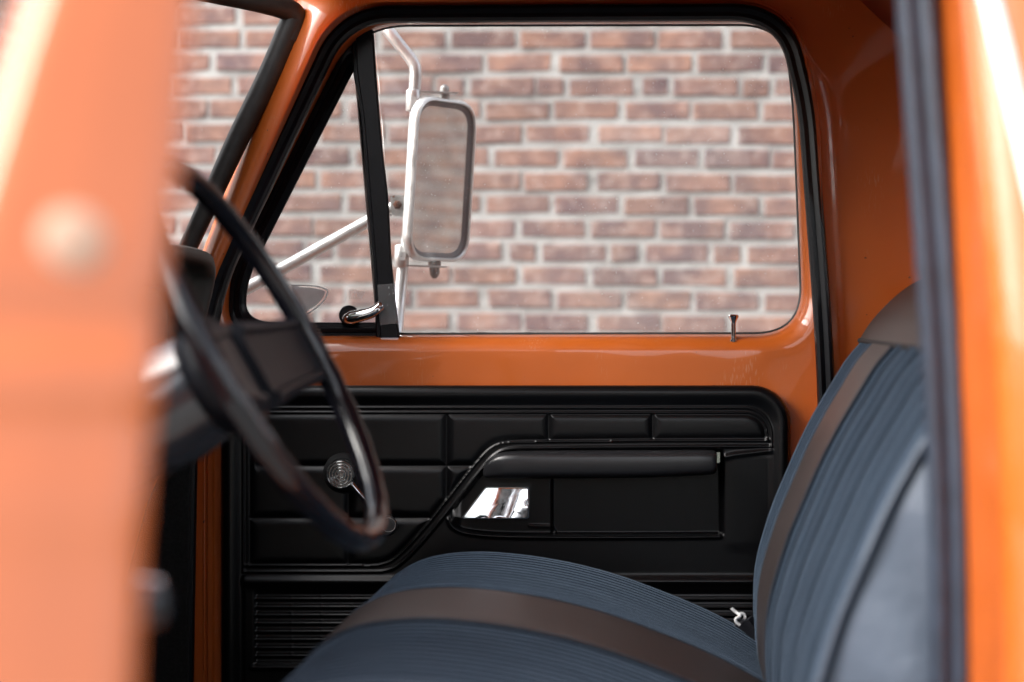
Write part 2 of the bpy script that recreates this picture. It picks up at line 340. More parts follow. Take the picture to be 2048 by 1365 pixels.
    ca.data.foreach_set('color', buf.ravel()); me.update()
    ob = bpy.data.objects.new('brick_wall', me); COL.objects.link(ob)
    tag(ob, 'weathered reddish brown brick wall with wide pale mortar joints behind the truck', 'wall')
build_setting()

# ------------------------------------------------------------------ the truck
ROOT = bpy.data.objects.new('pickup_truck', None); COL.objects.link(ROOT); ROOT.location = (-.2, -.75, 0)
WORLD[ROOT.name] = Matrix.Translation(ROOT.location)
tag(ROOT, 'orange vintage pickup truck with black interior and blue bench seat, its door standing open', 'truck')
MIRY = -.75
def mir(p): p = np.array(p, float).copy(); p[..., 1] = 2 * MIRY - p[..., 1]; return p

# ---- cab side round the door opening (far side, then its mirror image)
S_POLY = [(368, 1560, 5), (380, 850, 60), (440, 560, 60), (690, 30, 95), (1566, 25, 112), (1613, 215, 60), (1654, 760, 200), (1662, 1560, 5)]
O_POLY = [(60, 1560, 5), (120, 850, 60), (384, 560, 40), (618, -60, 70), (1600, -110, 60), (1880, 150, 60), (1890, 760, 100), (1890, 1560, 5)]
S = ring(S_POLY, 10, 14); O = ring(O_POLY, 10, 14)
def sm(a, b, x): t = np.clip((x - a) / (b - a), 0, 1); return t * t * (3 - 2 * t)
def side_rings():
    out = []
    for t in (0, .04, .08, .12, .15, .17, .20, .24, .3, .37, .45, .52, .6, .68, .76, .84, .92, 1.0):
        q = S + (O - S) * t; row = []
        for (u, v), (us, vs) in zip(q, S):
            pil = (1 - sm(690, 800, us)) * sm(1000, 700, vs) if us < 900 else 0
            Y = -.030 - .034 * pil * math.sin(math.pi * min(t * 1.0, 1)) ** .7 + .045 * pil * t ** 3
            wide = 1 - pil
            Y += wide * (.005 * sm(.14, .18, t) + .012 * t * t) + .0012 * math.sin(u * .011 + 2) * math.sin(v * .013) * wide
            row.append(P(u, v, Y))
        out.append(row)
    return out
far_rings = side_rings()
body = MB(); body.loft(far_rings)
near_rings = [[mir(p) for p in r] for r in far_rings]; body.loft(near_rings)
# outer jamb and skin of the driver's side
S3 = np.array([mir(P(u, v, -.030)) for u, v in S])
tx = np.roll(S3, -1, 0) - np.roll(S3, 1, 0); nn = np.stack([tx[:, 2], 0 * tx[:, 0], -tx[:, 0]], 1); nn /= np.linalg.norm(nn, axis=1)[:, None]
cen = S3.mean(0); flip = np.sign(((S3 - cen) * nn).sum(1)); nn *= flip[:, None]
PIL = np.array([1 if (u < 690 and v < 900) else 0 for u, v in S], float)
for _ in range(6): PIL = (np.roll(PIL, 1) + PIL + np.roll(PIL, -1)) / 3
def skin(d, y):
    q = S3 + nn * (min(d, .03) + (d - min(d, .03)) * (1 - .88 * PIL))[:, None]; q[:, 1] = y + .14 * np.clip(q[:, 2] - 1.2, 0, 1); return list(q)
def skin_far(d, y): return [mir(p) for p in skin(d, y)]
prof = [(.010, -1.475), (.016, -1.50), (.022, -1.53), (.028, -1.56)] + [(.030 + .050 * (1 - math.cos(a)), -1.585 - .045 * math.sin(a)) for a in np.linspace(0, math.pi / 2, 9)] + [(.16, -1.635), (.3, -1.637)]
body.loft([skin(d, y) for d, y in prof])
body.loft([skin_far(d, y) for d, y in [(.010, -1.475)] + [p for p in prof[2:]] ])
# back wall with its window opening, roof, cowl sides
ZR = 1.87
def hole_plate(mb, X):
    o = [(X, 0.06, .5), (X, -1.56, .5), (X, -1.56, ZR - .03), (X, 0.06, ZR - .03)]; h = [(X, -.14, 1.24), (X, -1.36, 1.24), (X, -1.36, 1.75), (X, -.14, 1.75)]
    mb.add(o + h, [(0, 1, 5, 4), (1, 2, 6, 5), (2, 3, 7, 6), (3, 0, 4, 7)])
hole_plate(body, .50)
roof = [[(-.68 + 1.26 * i / 12, MIRY + .86 * math.sin(a), ZR - .06 + .075 * math.cos(a) - .02 * ((i - 6) / 6) ** 4) for a in np.linspace(-math.pi / 2, math.pi / 2, 16)] for i in range(13)]
body.loft(roof, closed=False)
cab = body.build('cab_body', M['paint'], ROOT, sharp=35)
rw = MB(); rw.slab([(.497, -.13, 1.23), (.497, -1.37, 1.23), (.497, -1.37, 1.76), (.497, -.13, 1.76)], (.005, 0, 0)); rw.build('rear_window', M['wind_glass'], ROOT)
# weatherstrips
SEAL = [(-.0140, -.002), (-.0150, .004), (-.0125, .0105), (-.0075, .0125), (-.0025, .0095), (0, .0085), (.0025, .0100), (.0075, .0140), (.0125, .0115), (.0152, .004), (.0140, -.002)]
sp = ring(S_POLY, 14, 24)
path = np.array([P(u, v, -.040) for u, v in sp])
a = MB(); a.sweep(path, [(x, -y) for x, y in SEAL], (0, 1, 0), closed=True); a.build('weatherstrip', M['rubber'], cab)
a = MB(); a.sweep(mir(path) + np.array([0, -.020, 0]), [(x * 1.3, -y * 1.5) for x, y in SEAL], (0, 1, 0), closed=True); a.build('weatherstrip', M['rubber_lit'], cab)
# white strip down the outer cab corner
st = smooth_path([(1925, -160), (1955, -60), (1981, 10), (2006, 110), (2032, 220), (2060, 345), (2095, 520), (2140, 800)], 6)
a = MB(); Ys = lambda v: -1.624 + .14 * max(0, P(2000, v, -1.62)[2] - 1.2)
a.sweep([P(u, v, Ys(v)) for u, v in st], [(-.009, 0), (-.009, -.004), (-.006, -.0065), (.006, -.0065), (.009, -.004), (.009, 0)], (0, 1, 0)); a.build('corner_strip', M['white'], cab)

# ---- windshield
top = [P(592, 34, -.030), P(555, 28, -.052), P(500, 16, -.085), P(430, 2, -.13), P(330, -20, -.22)]
dX = P(368, 512, -.03) - P(592, 34, -.03)
top += [np.array([top[4][0] - .075, -.48, top[4][2] + .006]), np.array([top[4][0] - .10, -.75, top[4][2] + .008])]
tp = smooth_path(top, 6); tp = np.vstack([tp, mir(tp[::-1][1:])])
g = [[p + dX * t + np.array([-.02 * math.sin(math.pi * t), 0, 0]) for p in tp] for t in np.linspace(0, 1.08, 12)]
a = MB(); a.loft(g, closed=False); ws = a.build('windshield', M['wind_glass'], ROOT)
a = MB()
pl = smooth_path([(345, 560), (368, 512), (427, 385), (479, 272), (540, 150), (588, 40)], 6)
a.tube([P(u, v, -.030) for u, v in pl] , .0200, 18, scale=np.linspace(.72, 1.12, len(pl)))
hd = smooth_path([P(580, 80, -.030), P(592, 48, -.030), P(588, 28, -.036), P(562, 15, -.052), P(508, 1, -.085), P(435, -14, -.13)] + [p + np.array([0, 0, .014]) for p in top[4:]], 6)
a.tube(hd, .0190, 18)
hd2 = mir(hd); a.tube(hd2, .019, 12); a.tube(mir(np.array([P(u, v, -.030) for u, v in pl])), .0205, 12)
a.build('windshield_seal', M['rubber_grey'], ws)

# ---- passenger door: pressed shell with a rolled window opening
CIN = [(457, 670, 78), (462, 548, 45), (712, 51, 105), (1569, 49, 92), (1588, 215, 60), (1606, 668, 98)]
COUT = [(430, 704, 88), (440, 540, 50), (694, 36, 108), (1582, 34, 100), (1614, 212, 70), (1650, 706, 120)]
DOUT = [(370, 1540, 20), (388, 600, 60), (672, 12, 100), (1600, 10, 100), (1640, 210, 70), (1676, 1540, 60)]
ci, cu, do = ring(CIN, 12, 26), ring(COUT, 12, 26), ring(DOUT, 12, 26)
def dent(u, v):
    d = .0010 * math.sin(u * .0105 + .6) * math.sin(v * .02 + 1) + .0006 * math.sin(u * .031) * math.cos(v * .03)
    r2 = ((u - 1467) / 34) ** 2 + ((v - 706) / 22) ** 2; d += .0050 * math.exp(-r2) - .0035 * math.exp(-(((u - 1467) / 70) ** 2 + ((v - 712) / 34) ** 2))
    return d
rings = []
for ph in np.linspace(0, math.pi / 2, 12):
    f = 1 - math.cos(ph); q = ci + (cu - ci) * f
    rings.append([P(u, v, .046 * (1 - math.sin(ph)) + dent(u, v) * math.sin(ph)) for u, v in q])
for t in (.02, .05, .09, .14, .2, .28, .4, .55, .75, 1):
    q = cu + (do - cu) * t; rings.append([P(u, v, dent(u, v) * (1 - t)) for u, v in q])
rings.append([P(u, v, .10) for u, v in do]); rings.append([P(u, v, .10) for u, v in ci])
a = MB(); a.loft(rings, loop=True); door = a.build('door', M['paint'], ROOT, sharp=50, label='closed orange passenger door with black trim panel')
a = MB(); a.sweep([P(409, v, -.001) for v in np.linspace(800, 1530, 12)], [(.0028 * math.cos(x), .0028 * math.sin(x)) for x in np.linspace(0, 2 * math.pi, 12)], (0, 1, 0)); a.sweep([P(421, v, -.001) for v in np.linspace(800, 1530, 12)], [(.007, 0), (.004, -.004), (-.004, -.004), (-.007, 0)], (0, 1, 0))
a.build('door_flange', M['paint_worn'], door)
# glass
def poly3(pts, Y): return [P(u, v, Y) for u, v in pts]
grow = lambda q, c, k: [(c[0] + (x - c[0]) * k, c[1] + (y - c[1]) * k) for x, y in q]
main = [(748, 40), (1565, 36)] + [tuple(p) for p in ring([(740, 40, 4), (1578, 38, 95), (1612, 676, 98), (792, 676, 4)], 10, 4)][14:42] + [(795, 676)]
main = [tuple(p) for p in ring([(748, 40, 4), (1575, 38, 92), (1597, 215, 60), (1612, 676, 100), (796, 676, 4)], 10, 4)]
a = MB(); a.slab(poly3(main, .052), (0, .004, 0)); a.build('window_glass', M['glass'], door)
vent = [tuple(p) for p in ring([(488, 652, 66), (488, 560, 40), (715, 122, 4), (758, 652, 4)], 8, 4)]
a = MB(); a.slab(poly3(vent, .056), (0, .004, 0)); vg = a.build('vent_window', M['vent_glass'], door)
# thin run channel round the whole opening, vent frame, division post
q = ring(CIN, 14, 30); a = MB(); a.tube([P(u, v, .047) for u, v in q], .0030, 8, closed=True)
sill = [(640 + i * 14, 669 + random.uniform(-1, 1)) for i in range(61)]
a.sweep([P(u, v, .049) for u, v in sill], [(-.004, 0), (-.004, -.004), (.003, -.004), (.003, 0)], (0, 1, 0)); a.build('window_seal', M['rubber_grey'], door)
vo = ring([(452, 676, 78), (458, 548, 45), (706, 56, 70), (760, 676, 3)], 12, 16)
vi = ring([(492, 645, 62), (494, 562, 50), (708, 142, 3), (752, 645, 3)], 12, 16)
rr = []
for f, Y in ((0, .050), (.0, .034), (.06, .029), (.3, .0285), (.36, .031), (.42, .0285), (.62, .028), (.7, .033), (.8, .036), (.94, .038), (1, .044), (1, .06), (0, .06)):
    rr.append([P(u, v, Y) for u, v in vo + (vi - vo) * f])
a = MB(); a.loft(rr, loop=True); vf = a.build('vent_frame', M['rubber'], door, sharp=60)
dl = [(697, 50), (704, 88), (707, 149), (721, 234), (733, 395), (745, 526), (752, 676)]; dr = [(744, 50), (748, 70), (753, 146), (765, 293), (777, 400), (784, 526), (800, 676)]
dl, dr = smooth_path(dl, 5), smooth_path(dr, 5)
rr = []
for f, Y in ((0, .06), (0, .026), (.05, .0215), (.18, .021), (.2, .0165), (.22, .0155), (.90, .0145), (.95, .017), (.955, .021), (1, .024), (1, .06)):
    rr.append([P(l[0] + (r[0] - l[0]) * f, l[1] + (r[1] - l[1]) * f, Y) for l, r in zip(dl, dr)])
a = MB(); a.loft(rr, closed=False); a.build('window_post', M['rubber'], door, sharp=25)
a = MB(); a.slab(poly3([(754.5, 570), (792, 567), (797.5, 647), (760, 651)], .0128), (0, .0004, 0)); a.build('tape', M['tape'], door)
# vent latch
a = MB()
c0 = P(700, 638, .030)
a.lathe(P(699, 631, .04), (0, -1, 0), [(.0175, 0), (.0175, .008), (.014, .012), (.0, .012)], 28, mi=1)
pa = smooth_path([(690, 637, .018), (697, 637, .008), (706, 635, .004), (722, 631, .002), (740, 626, .001), (752, 620, .001), (759, 614, .003), (766, 611, .006)], 5)
sc = np.interp(np.linspace(0, 1, len(pa)), [0, .1, .25, .6, .8, .93, 1], [.55, 1.1, 1.35, 1.15, 1.0, 1.05, .5])
a.tube([P(*p) for p in pa], .0088, 18, scale=sc)
a.lathe(P(757, 620, -.006), (0, -1, 0), [(.003, 0), (.003, .002), (.0, .003)], 12)
a.build('vent_latch', [M['chrome'], M['rubber']], door)
# decal and etched mark on the vent glass
dc = [(584, 574), (602, 575), (622, 576), (638, 579), (648, 582), (650, 586), (645, 596), (636, 607), (624, 616), (610, 625), (600, 630), (588, 622)]
a = MB(); a.slab(poly3(smooth_path(dc, 4, True), .0545), (0, .0005, 0)); a.build('window_decal', M['decal'], door)
a = MB(); a.tube([P(u, v, .0538) for u, v in smooth_path([(580, 571), (602, 571), (624, 572), (641, 575), (653, 580), (655, 586), (650, 598), (640, 610), (627, 620), (612, 630)], 5)], .0011, 6); a.build('decal_border', M['etch'], door)
cu_ = bpy.data.curves.new('etched_mark', 'FONT'); cu_.body = 'Carlite\nTEMPERED\nAS 2  M60\nFLO-LITE'; cu_.size = .0062; cu_.extrude = .0001; cu_.space_line = .75
to_ = bpy.data.objects.new('etched_text', cu_); COL.objects.link(to_); bpy.context.view_layer.update()
me = bpy.data.meshes.new_from_object(to_.evaluated_get(bpy.context.evaluated_depsgraph_get())); bpy.data.objects.remove(to_)
me.transform(Matrix.Translation(P(697, 583, .0535)) @ Matrix.Rotation(R_(90), 4, 'X')); me.materials.clear(); me.materials.append(M['etch'])
em = bpy.data.objects.new('etched_mark', me); COL.objects.link(em); em.parent = door; WORLD['etched_mark'] = Matrix.Identity(4)
# lock pin
a = MB(); b0 = P(1467, 684, .012); a.lathe(b0, (0, 0, 1), [(.0062, 0), (.0062, .003), (.0044, .004), (.0040, .030), (.0044, .034), (.0085, .0415), (.0092, .044), (.0080, .0462), (.004, .0475), (0, .0475)], 24)
a.build('lock_pin', M['chrome'], door)

# ---- trim panel: embossed vinyl as a height field
U = np.arange(440, 1584.1, 1.6); V = np.arange(768, 1480, 1.6); UU, VV = np.meshgrid(U, V)
def rbox(x0, y0, x1, y1, r):
    cx, cy, hx, hy = (x0 + x1) / 2, (y0 + y1) / 2, (x1 - x0) / 2, (y1 - y0) / 2
    dx = np.abs(UU - cx) - hx + r; dy = np.abs(VV - cy) - hy + r
    return -(np.hypot(np.maximum(dx, 0), np.maximum(dy, 0)) + np.minimum(np.maximum(dx, dy), 0) - r)       # positive inside
def dpl(pts):
    D = np.full(UU.shape, 1e9)
    for (x0, y0), (x1, y1) in zip(pts[:-1], pts[1:]):
        dx, dy = x1 - x0, y1 - y0; t = np.clip(((UU - x0) * dx + (VV - y0) * dy) / (dx * dx + dy * dy + 1e-9), 0, 1)
        D = np.minimum(D, np.hypot(UU - x0 - t * dx, VV - y0 - t * dy))
    return D
ss = lambda a, b, x: (lambda t: t * t * (3 - 2 * t))(np.clip((x - a) / (b - a), 0, 1))
din = rbox(442, 771, 1581, 1700, 78)
h = 15 * np.sqrt(np.clip(1 - (1 - np.clip(din / 16, 0, 1)) ** 2, 0, 1)) - 9 * ss(17, 46, din)          # rolled border
fld = rbox(497, 826, 1533, 1700, 44)
rid = lambda d, w_: np.exp(-(d / w_) ** 2)
dl1 = smooth_path([(490, 1131), (600, 1131), (700, 1131), (762, 1129), (800, 1108), (850, 1054), (905, 985), (952, 926), (982, 896), (1015, 885), (1090, 883), (1300, 881), (1537, 880)], 6)
dl2 = smooth_path([(487, 1144), (600, 1144), (720, 1144), (775, 1141), (812, 1118), (862, 1064), (917, 996), (962, 940), (990, 910), (1022, 898), (1090, 896), (1300, 894), (1543, 893)], 6)
d1 = dpl([tuple(p) for p in dl1]); d2 = dpl([tuple(p) for p in dl2])
def above(path):   # + above the line
    return np.interp(U, path[:, 0], path[:, 1])[None, :] - VV
up1 = above(dl1); fieldmask = (fld > 0) & (up1 > 0)
b1 = np.abs(fld); upper = ss(-60, -20, above(dl2))
# stitched pads
D = np.minimum(np.clip(fld, 0, None), d1)
def seg(x0, y0, x1, y1): return dpl([(x0, y0), (x1, y1)])
for s_ in ((520, 932, 955, 932), (497, 1036, 872, 1036), (893, 826, 893, 1012), (1097, 826, 1097, 886), (1305, 826, 1305, 886), (697, 932, 697, 1131)): D = np.minimum(D, seg(*s_))
pad = 6.0 * (1 - np.exp(-(D / 7.0) ** 1.5)) + 1.0 * (1 - np.exp(-D / 26))
h += np.where(fieldmask, pad - 4, 0)
edge = np.where(up1 > -3, np.abs(fld), 1e9)
fr2 = rbox(487, 816, 1543, 1700, 54); edge2 = np.where(up1 > -16, np.abs(fr2), 1e9)
h += 3.0 * rid(np.minimum(edge, 1e3), 2.4) + 3.0 * rid(np.minimum(edge2, 1e3), 2.4)
h += 3.6 * rid(d1, 2.6) + 3.6 * rid(d2, 2.6)
low = (above(dl2) < 0)
# armrest zone: recessed well with a moulded lower shelf
arm = low & (UU > 780) & (VV < 1150)
well = np.minimum(np.minimum(-above(dl2), 1e3), np.minimum(UU - 850, 1543 - UU))
shelf = smooth_path([(897, 1040), (905, 1054), (925, 1064), (960, 1070), (1010, 1073), (1100, 1074), (1300, 1074), (1440, 1073)], 6)
dsh = dpl([tuple(p) for p in shelf]); sv = np.interp(U, shelf[:, 0], shelf[:, 1], left=1040, right=1073)[None, :]
inwell = ss(900, 925, UU) * ss(1450, 1436, UU) * ss(2, -10, VV - sv) * ss(-4, -16, above(dl2))
deep = ss(1100, 1108, UU) * inwell
h -= 15 * inwell + 12 * deep * 0.6
h += 5.0 * rid(dsh, 4.0) * (UU > 890)
h += 4.0 * rid(dpl([(1446, 916), (1470, 910), (1541, 902)]), 5) + 1.6 * ss(1438, 1470, UU) * ss(903, 918, VV) * ss(1112, 1082, VV) * ss(1549, 1538, UU)
h += 3.0 * rid(dpl([(1060, 1052), (1104, 1053), (1112, 1068)]), 2.5)
# lower ledge and ribs
led = VV - 1164
h += np.where(UU < 1545, 6.5 * np.exp(-(led / 9.0) ** 2), 0) * ss(478, 490, UU) + 3.0 * ss(-4, 14, VV - 1150) * ss(480, 492, UU) * (UU < 1545)
h -= 4.0 * ss(1176, 1190, VV) * ss(505, 516, UU) * ss(1332, 1326, VV)
for k in range(9):
    y = 1198.5 + k * 16.3
    h += 4.2 * rid(VV - y, 2.5) * ss(508, 518, UU) * (UU < 1540) + 1.6 * rid(VV - y + 6.0, 1.8) * ss(508, 518, UU) * (UU < 1540)
    for x in (583, 643, 703):
        h += .7 * rid(VV - y + 4, 3) * rid(UU - x, 3)
h += 5 * rid(VV - 1336, 4) * ss(495, 505, UU)
Yt = -h / 1165.0 - .020
Yt = np.where(din <= 0, .004, Yt)
d0 = FPX * FW[None, None, :] + (UU - 1024)[..., None] * RT - (VV - 682.5)[..., None] * UP
pts = CAM + d0 * ((Yt - CAM[1]) / d0[..., 1])[..., None]
nr, nc = UU.shape; keep = din > -1.2
idx = np.arange(nr * nc).reshape(nr, nc)
fk = keep[:-1, :-1] & keep[:-1, 1:] & keep[1:, 1:] & keep[1:, :-1]
faces = np.stack([idx[:-1, :-1][fk], idx[1:, :-1][fk], idx[1:, 1:][fk], idx[:-1, 1:][fk]], 1)
me = bpy.data.meshes.new('trim_panel'); me.from_pydata(pts.reshape(-1, 3).tolist(), [], faces.tolist()); me.materials.append(M['vinyl'])
bm = bmesh.new(); bm.from_mesh(me); bmesh.ops.delete(bm, geom=[v for v in bm.verts if not v.link_faces], context='VERTS'); bm.to_mesh(me); bm.free()
me.polygons.foreach_set('use_smooth', [True] * len(me.polygons)); me.update()
trim = bpy.data.objects.new('trim_panel', me); COL.objects.link(trim); trim.parent = door; WORLD['trim_panel'] = Matrix.Identity(4)

# ---- armrest
a = MB(); rr = []
st = [(966, 944, 950, .2), (968, 934, 954, .45), (973, 924, 956, .62), (982, 915, 957, .78), (995, 908, 957.5, .9), (1012, 904, 958, .97), (1040, 902.5, 958, 1), (1100, 902, 957.5, 1), (1200, 901.5, 957, 1), (1300, 901, 955.5, 1), (1400, 900.5, 951, 1), (1424, 901, 949, 1), (1431, 903, 946, .97), (1434, 907, 940, .9)]
for u, vt, vb, k in st:
    row = []
    for i in range(28):
        x = 2 * math.pi * i / 28; cx, cz = math.cos(x), math.sin(x); e = .46
        yy = math.copysign(abs(cx) ** e, cx); zz = math.copysign(abs(cz) ** e, cz)
        Y = -.038 - .034 * k * yy; Y = min(Y, -.004)
        row.append(P(u, (vt + vb) / 2 - zz * (vb - vt) / 2 + yy * 2.0 * (zz > 0), Y))
    rr.append(row)
a.loft(rr, cap=(1, 1)); a.build('armrest', M['smooth_vinyl'], door, sharp=60)
a = MB(); a.slab(poly3([(1434, 905), (1440, 905), (1440, 925), (1434, 927)], -.048), (0, .03, 0)); a.build('armrest_bracket', M['chrome'], door)
# ---- chrome door handle: a shallow trapezoid cup
o_ = ring([(970, 974, 5), (1059, 974, 5), (1059, 1038, 5), (921, 1038, 6)], 6, 6); cc = o_.mean(0)
rr = []
for k, Y in ((1.0, -.010), (1.0, -.032), (.985, -.0355), (.955, -.0355), (.94, -.0335), (.93, None), (.75, None), (.5, None), (.25, None), (.02, None)):
    rr.append([P(cc[0] + (u - cc[0]) * k, cc[1] + (v - cc[1]) * k, Y if Y is not None else -.0235 - .010 * (cc[1] + (v - cc[1]) * k - 974) / 64 - .0065 * (((cc[0] + (u - cc[0]) * k) - 1000 + .35 * (v - 1006) * k) / 62) ** 2) for u, v in o_])
a = MB(); a.loft(rr, cap=(0, 1)); a.build('door_handle', M['chrome'], door, sharp=50)
# ---- window crank
a = MB(); cb = P(688, 946, -.022)
a.lathe(cb, (0, -1, 0), [(.036, 0), (.035, .008), (.030, .013), (.027, .016), (0, .016)], 36, mi=1)
pr = [(.0245, .014), (.0250, .034), (.0238, .037)]
for k in range(4): r0 = .0234 - k * .0053; pr += [(r0, .0392), (r0 - .0012, .0398), (r0 - .0024, .0388), (r0 - .0034, .0362), (r0 - .0046, .0362)]
pr += [(.0020, .034), (0, .034)]
a.lathe(cb, (0, -1, 0), pr, 40, mi=2)
arm_p = [P(702, 967, -.046), P(724, 992, -.053), P(754, 1023, -.059), P(777, 1047, -.059)]
a.tube(smooth_path(arm_p, 4), .0055, 12, scale=[1.15] * 5 + [1] * 4 + [.9] * 4); wc = a.build('window_crank', [M['chrome'], M['black'], M['satin']], door)
a = MB(); a.lathe(P(777, 1050, -.057), (0, -1, 0), [(.008, 0), (.015, .004), (.0172, .012), (.0172, .026), (.0155, .030), (.0135, .0308), (.0130, .0296), (.006, .0296), (0, .0296)], 32)
a.build('crank_knob', M['smooth_vinyl'], door)
a = MB(); a.tube([P(777 + 14.0 * math.cos(x), 1050 + 14.0 * math.sin(x), -.0878) for x in np.linspace(0, 2 * math.pi, 33)[:-1]], .0006, 6, closed=True); a.build('knob_ring', M['alu'], door)

# ---- kick panel, floor, firewall
a = MB(); kp = [(338, 902), (352, 900), (380, 902), (377, 1100), (372, 1560), (150, 1560), (240, 1200), (294, 1005), (318, 950)]
a.slab(poly3(kp, -.064), (0, .03, 0)); a.build('kick_panel', M['carpet'], ROOT, bevel=.004)
a = MB(); a.box((-1.25, -1.52, .50), (.52, .02, .56)); a.build('floor_mat', M['carpet'], ROOT)
a = MB(); a.box((-1.29, -1.52, .50), (-1.25, .02, 1.32)); a.box((-1.25, -1.52, 1.2), (-.98, .02, 1.24)); a.build('firewall', M['black'], ROOT)

# ---- dashboard: padded hood that wraps down at its far end
n0 = P(447, 524, -.13); zt = n0[2] + .020; kx = .30
def arch(off):
    q = [(-1.40, zt - off), (-.9, zt - off), (-.45, zt - off), (-.27, zt - .002 - off), (-.20, zt - .007 - off * 1.0), (-.165 - off * .5, zt - .016 - off), (-.140 - off * .9, zt - .034 - off * .5), (-.130 - off, zt - .060), (-.130 - off, zt - .11), (-.132 - off, zt - .20), (-.135 - off, zt - .34)]
    return smooth_path(q, 4)
oa, ia = arch(0), arch(.022)
def at_x(q, dx): return [np.array([n0[0] + kx * (z - zt) * .8 + dx, y, z]) for y, z in q]
a = MB()
a.loft([at_x(oa, -.30), at_x(oa, -.012), at_x(arch(.003), -.003), at_x(arch(.008), 0), at_x(arch(.015), 0), at_x(arch(.020), -.004), at_x(ia, -.012), at_x(ia, -.30)], closed=False)
dash = a.build('dashboard', M['dash'], ROOT, sharp=50)
fx = n0[0] - .10
a = MB(); a.add([(fx, -1.4, zt), (fx, -.13, zt), (fx - .08, -.13, zt - .36), (fx - .08, -1.4, zt - .36)], [(0, 1, 2, 3)])
a.box((n0[0] - .30, -1.40, zt - .36), (n0[0] - .06, -.14, zt - .17)); a.build('instrument_panel', M['black'], dash)
a = MB(); a.box((fx - .03, -1.2, zt - .17), (fx + .035, -.24, zt - .065)); a.build('gauge_bezel', M['smooth_vinyl'], dash, bevel=.008)

# ---- steering wheel and column
WC = np.array([-.452, -1.19, 1.2063]); an = .506; bn = -.04; WR = .240
nw = np.array([math.cos(an) * math.cos(bn), math.sin(bn), math.sin(an) * math.cos(bn)])
e1 = np.cross(nw, [0, 1, 0]); e1 /= np.linalg.norm(e1); e2 = np.cross(nw, e1)      # e2 along -Y or +Y, e1 down/up the wheel
if e2[1] < 0: e2 = -e2
if e1[2] < 0: e1 = -e1
wp = lambda r, t, hgt=0: WC + r * (math.cos(t) * e2 + math.sin(t) * e1) + hgt * nw
a = MB(); NR = 120; rr = []
for i in range(NR):
    t = 2 * math.pi * i / NR; row = []
    c_ = wp(WR, t); rad = (c_ - WC) / WR
    g_ = .0120 + .0011 * (.5 + .5 * math.cos(t * 30)) * (1 if math.sin(t) < .2 else .3)
    for j in range(16):
        x = 2 * math.pi * j / 16; row.append(c_ + g_ * (1.0 * math.cos(x) * rad + 1.18 * math.sin(x) * nw))
    rr.append(row)
a.loft(rr, loop=True); wheel = a.build('steering_wheel', M['wheel'], ROOT, sharp=60)
for sgn in (1, -1):
    a = MB(); rr = []
    for r, hw, th_, hz in ((.236, .046, .010, -.003), (.225, .044, .011, -.005), (.20, .044, .013, -.009), (.15, .047, .014, -.016), (.10, .050, .015, -.022), (.03, .056, .016, -.028)):
        c_ = WC + sgn * r * e2 + hz * nw - .004 * e1; row = []
        for x, y in ((-1, -1), (-1, .3), (-.82, 1.0), (-.72, 1.0), (-.66, .45), (-.3, .45), (.3, .45), (.66, .45), (.72, 1.0), (.82, 1.0), (1, .3), (1, -1)):
            row.append(c_ + x * hw * e1 + y * th_ * .7 * nw)
        rr.append(row)
    a.loft(rr, cap=(1, 1)); a.build('spoke', M['spoke'], wheel, sharp=30)
a = MB(); a.lathe(WC - .088 * nw, nw, [(.050, 0), (.066, .012), (.072, .035), (.066, .048), (.040, .054), (.0, .055)], 36); a.build('horn_pad', M['spoke'], wheel)
a = MB(); ax = -nw
a.lathe(WC + .075 * ax, ax, [(.050, 0), (.064, .008), (.070, .05), (.066, .16), (.048, .19), (.034, .21), (.034, .6)], 36); sc_ = a.build('steering_column', M['column'], ROOT)
a = MB(); s0 = WC + .12 * ax; a.tube(smooth_path([s0, s0 + np.array([-.01, -.06, .0]), s0 + np.array([-.02, -.15, .01]), s0 + np.array([-.02, -.19, .015])], 5), .0065, 12); a.build('signal_lever', M['chrome'], sc_)

# ---- bench seat
fc = [(800, 1500), (762, 1400), (752, 1300), (762, 1218), (775, 1180), (793, 1150), (822, 1128), (858, 1112), (900, 1103), (955, 1099), (1010, 1101), (1080, 1109), (1160, 1124), (1240, 1146), (1320, 1175), (1400, 1208), (1460, 1238), (1520, 1275), (1580, 1320)]
Yf = -.15
prof3 = smooth_path([P(u, v, Yf) for u, v in fc], 4)
def cushion(y0, y1, n, lift=0.0, mb=None, r=.035):
    ys = np.linspace(y0, y1, n); cz = np.array([-.12, 0, .66]); rows = []
    for y in ys:
        e = min(abs(y - (-.15)), abs(y - (-1.36))); k = 1 - .0 if e > r else 1
        ins = 0 if e >= r else r - math.sqrt(max(r * r - (r - e) ** 2, 0))
        row = []
        for i, p in enumerate(prof3):
            q = p.copy(); q[1] = y; t = prof3[min(i + 1, len(prof3) - 1)] - prof3[max(i - 1, 0)]; nrm_ = np.array([-t[2], 0, t[0]]); nrm_ /= np.linalg.norm(nrm_)
            if nrm_[2] < 0 and i > 8: nrm_ = -nrm_
            row.append(q + nrm_ * (lift - ins))
        rows.append(row)
    return rows
ysA = [-.15, -.153, -.158, -.165, -.175, -.187] + list(np.linspace(-.20, -1.31, 380)) + [-1.325, -1.337, -1.346, -1.353, -1.358, -1.36]
FLUTE = lambda y: .0075 * math.sin(2 * math.pi * (y + .62) / .165) * min(1, max(0, (-.66 - y) / .12)) * min(1, max(0, (y + 1.37) / .06))
RIB = lambda y: .0016 * math.sin(2 * math.pi * y / .0285) * min(1, (abs(y + .15)) / .02)
def cush_rows(ys, lift=0.0):
    rows = []
    for y in ys: rows += cushion(y, y, 1, lift + RIB(y))
    return rows
a = MB(); rows = cush_rows(ysA); a.loft(rows, closed=False)
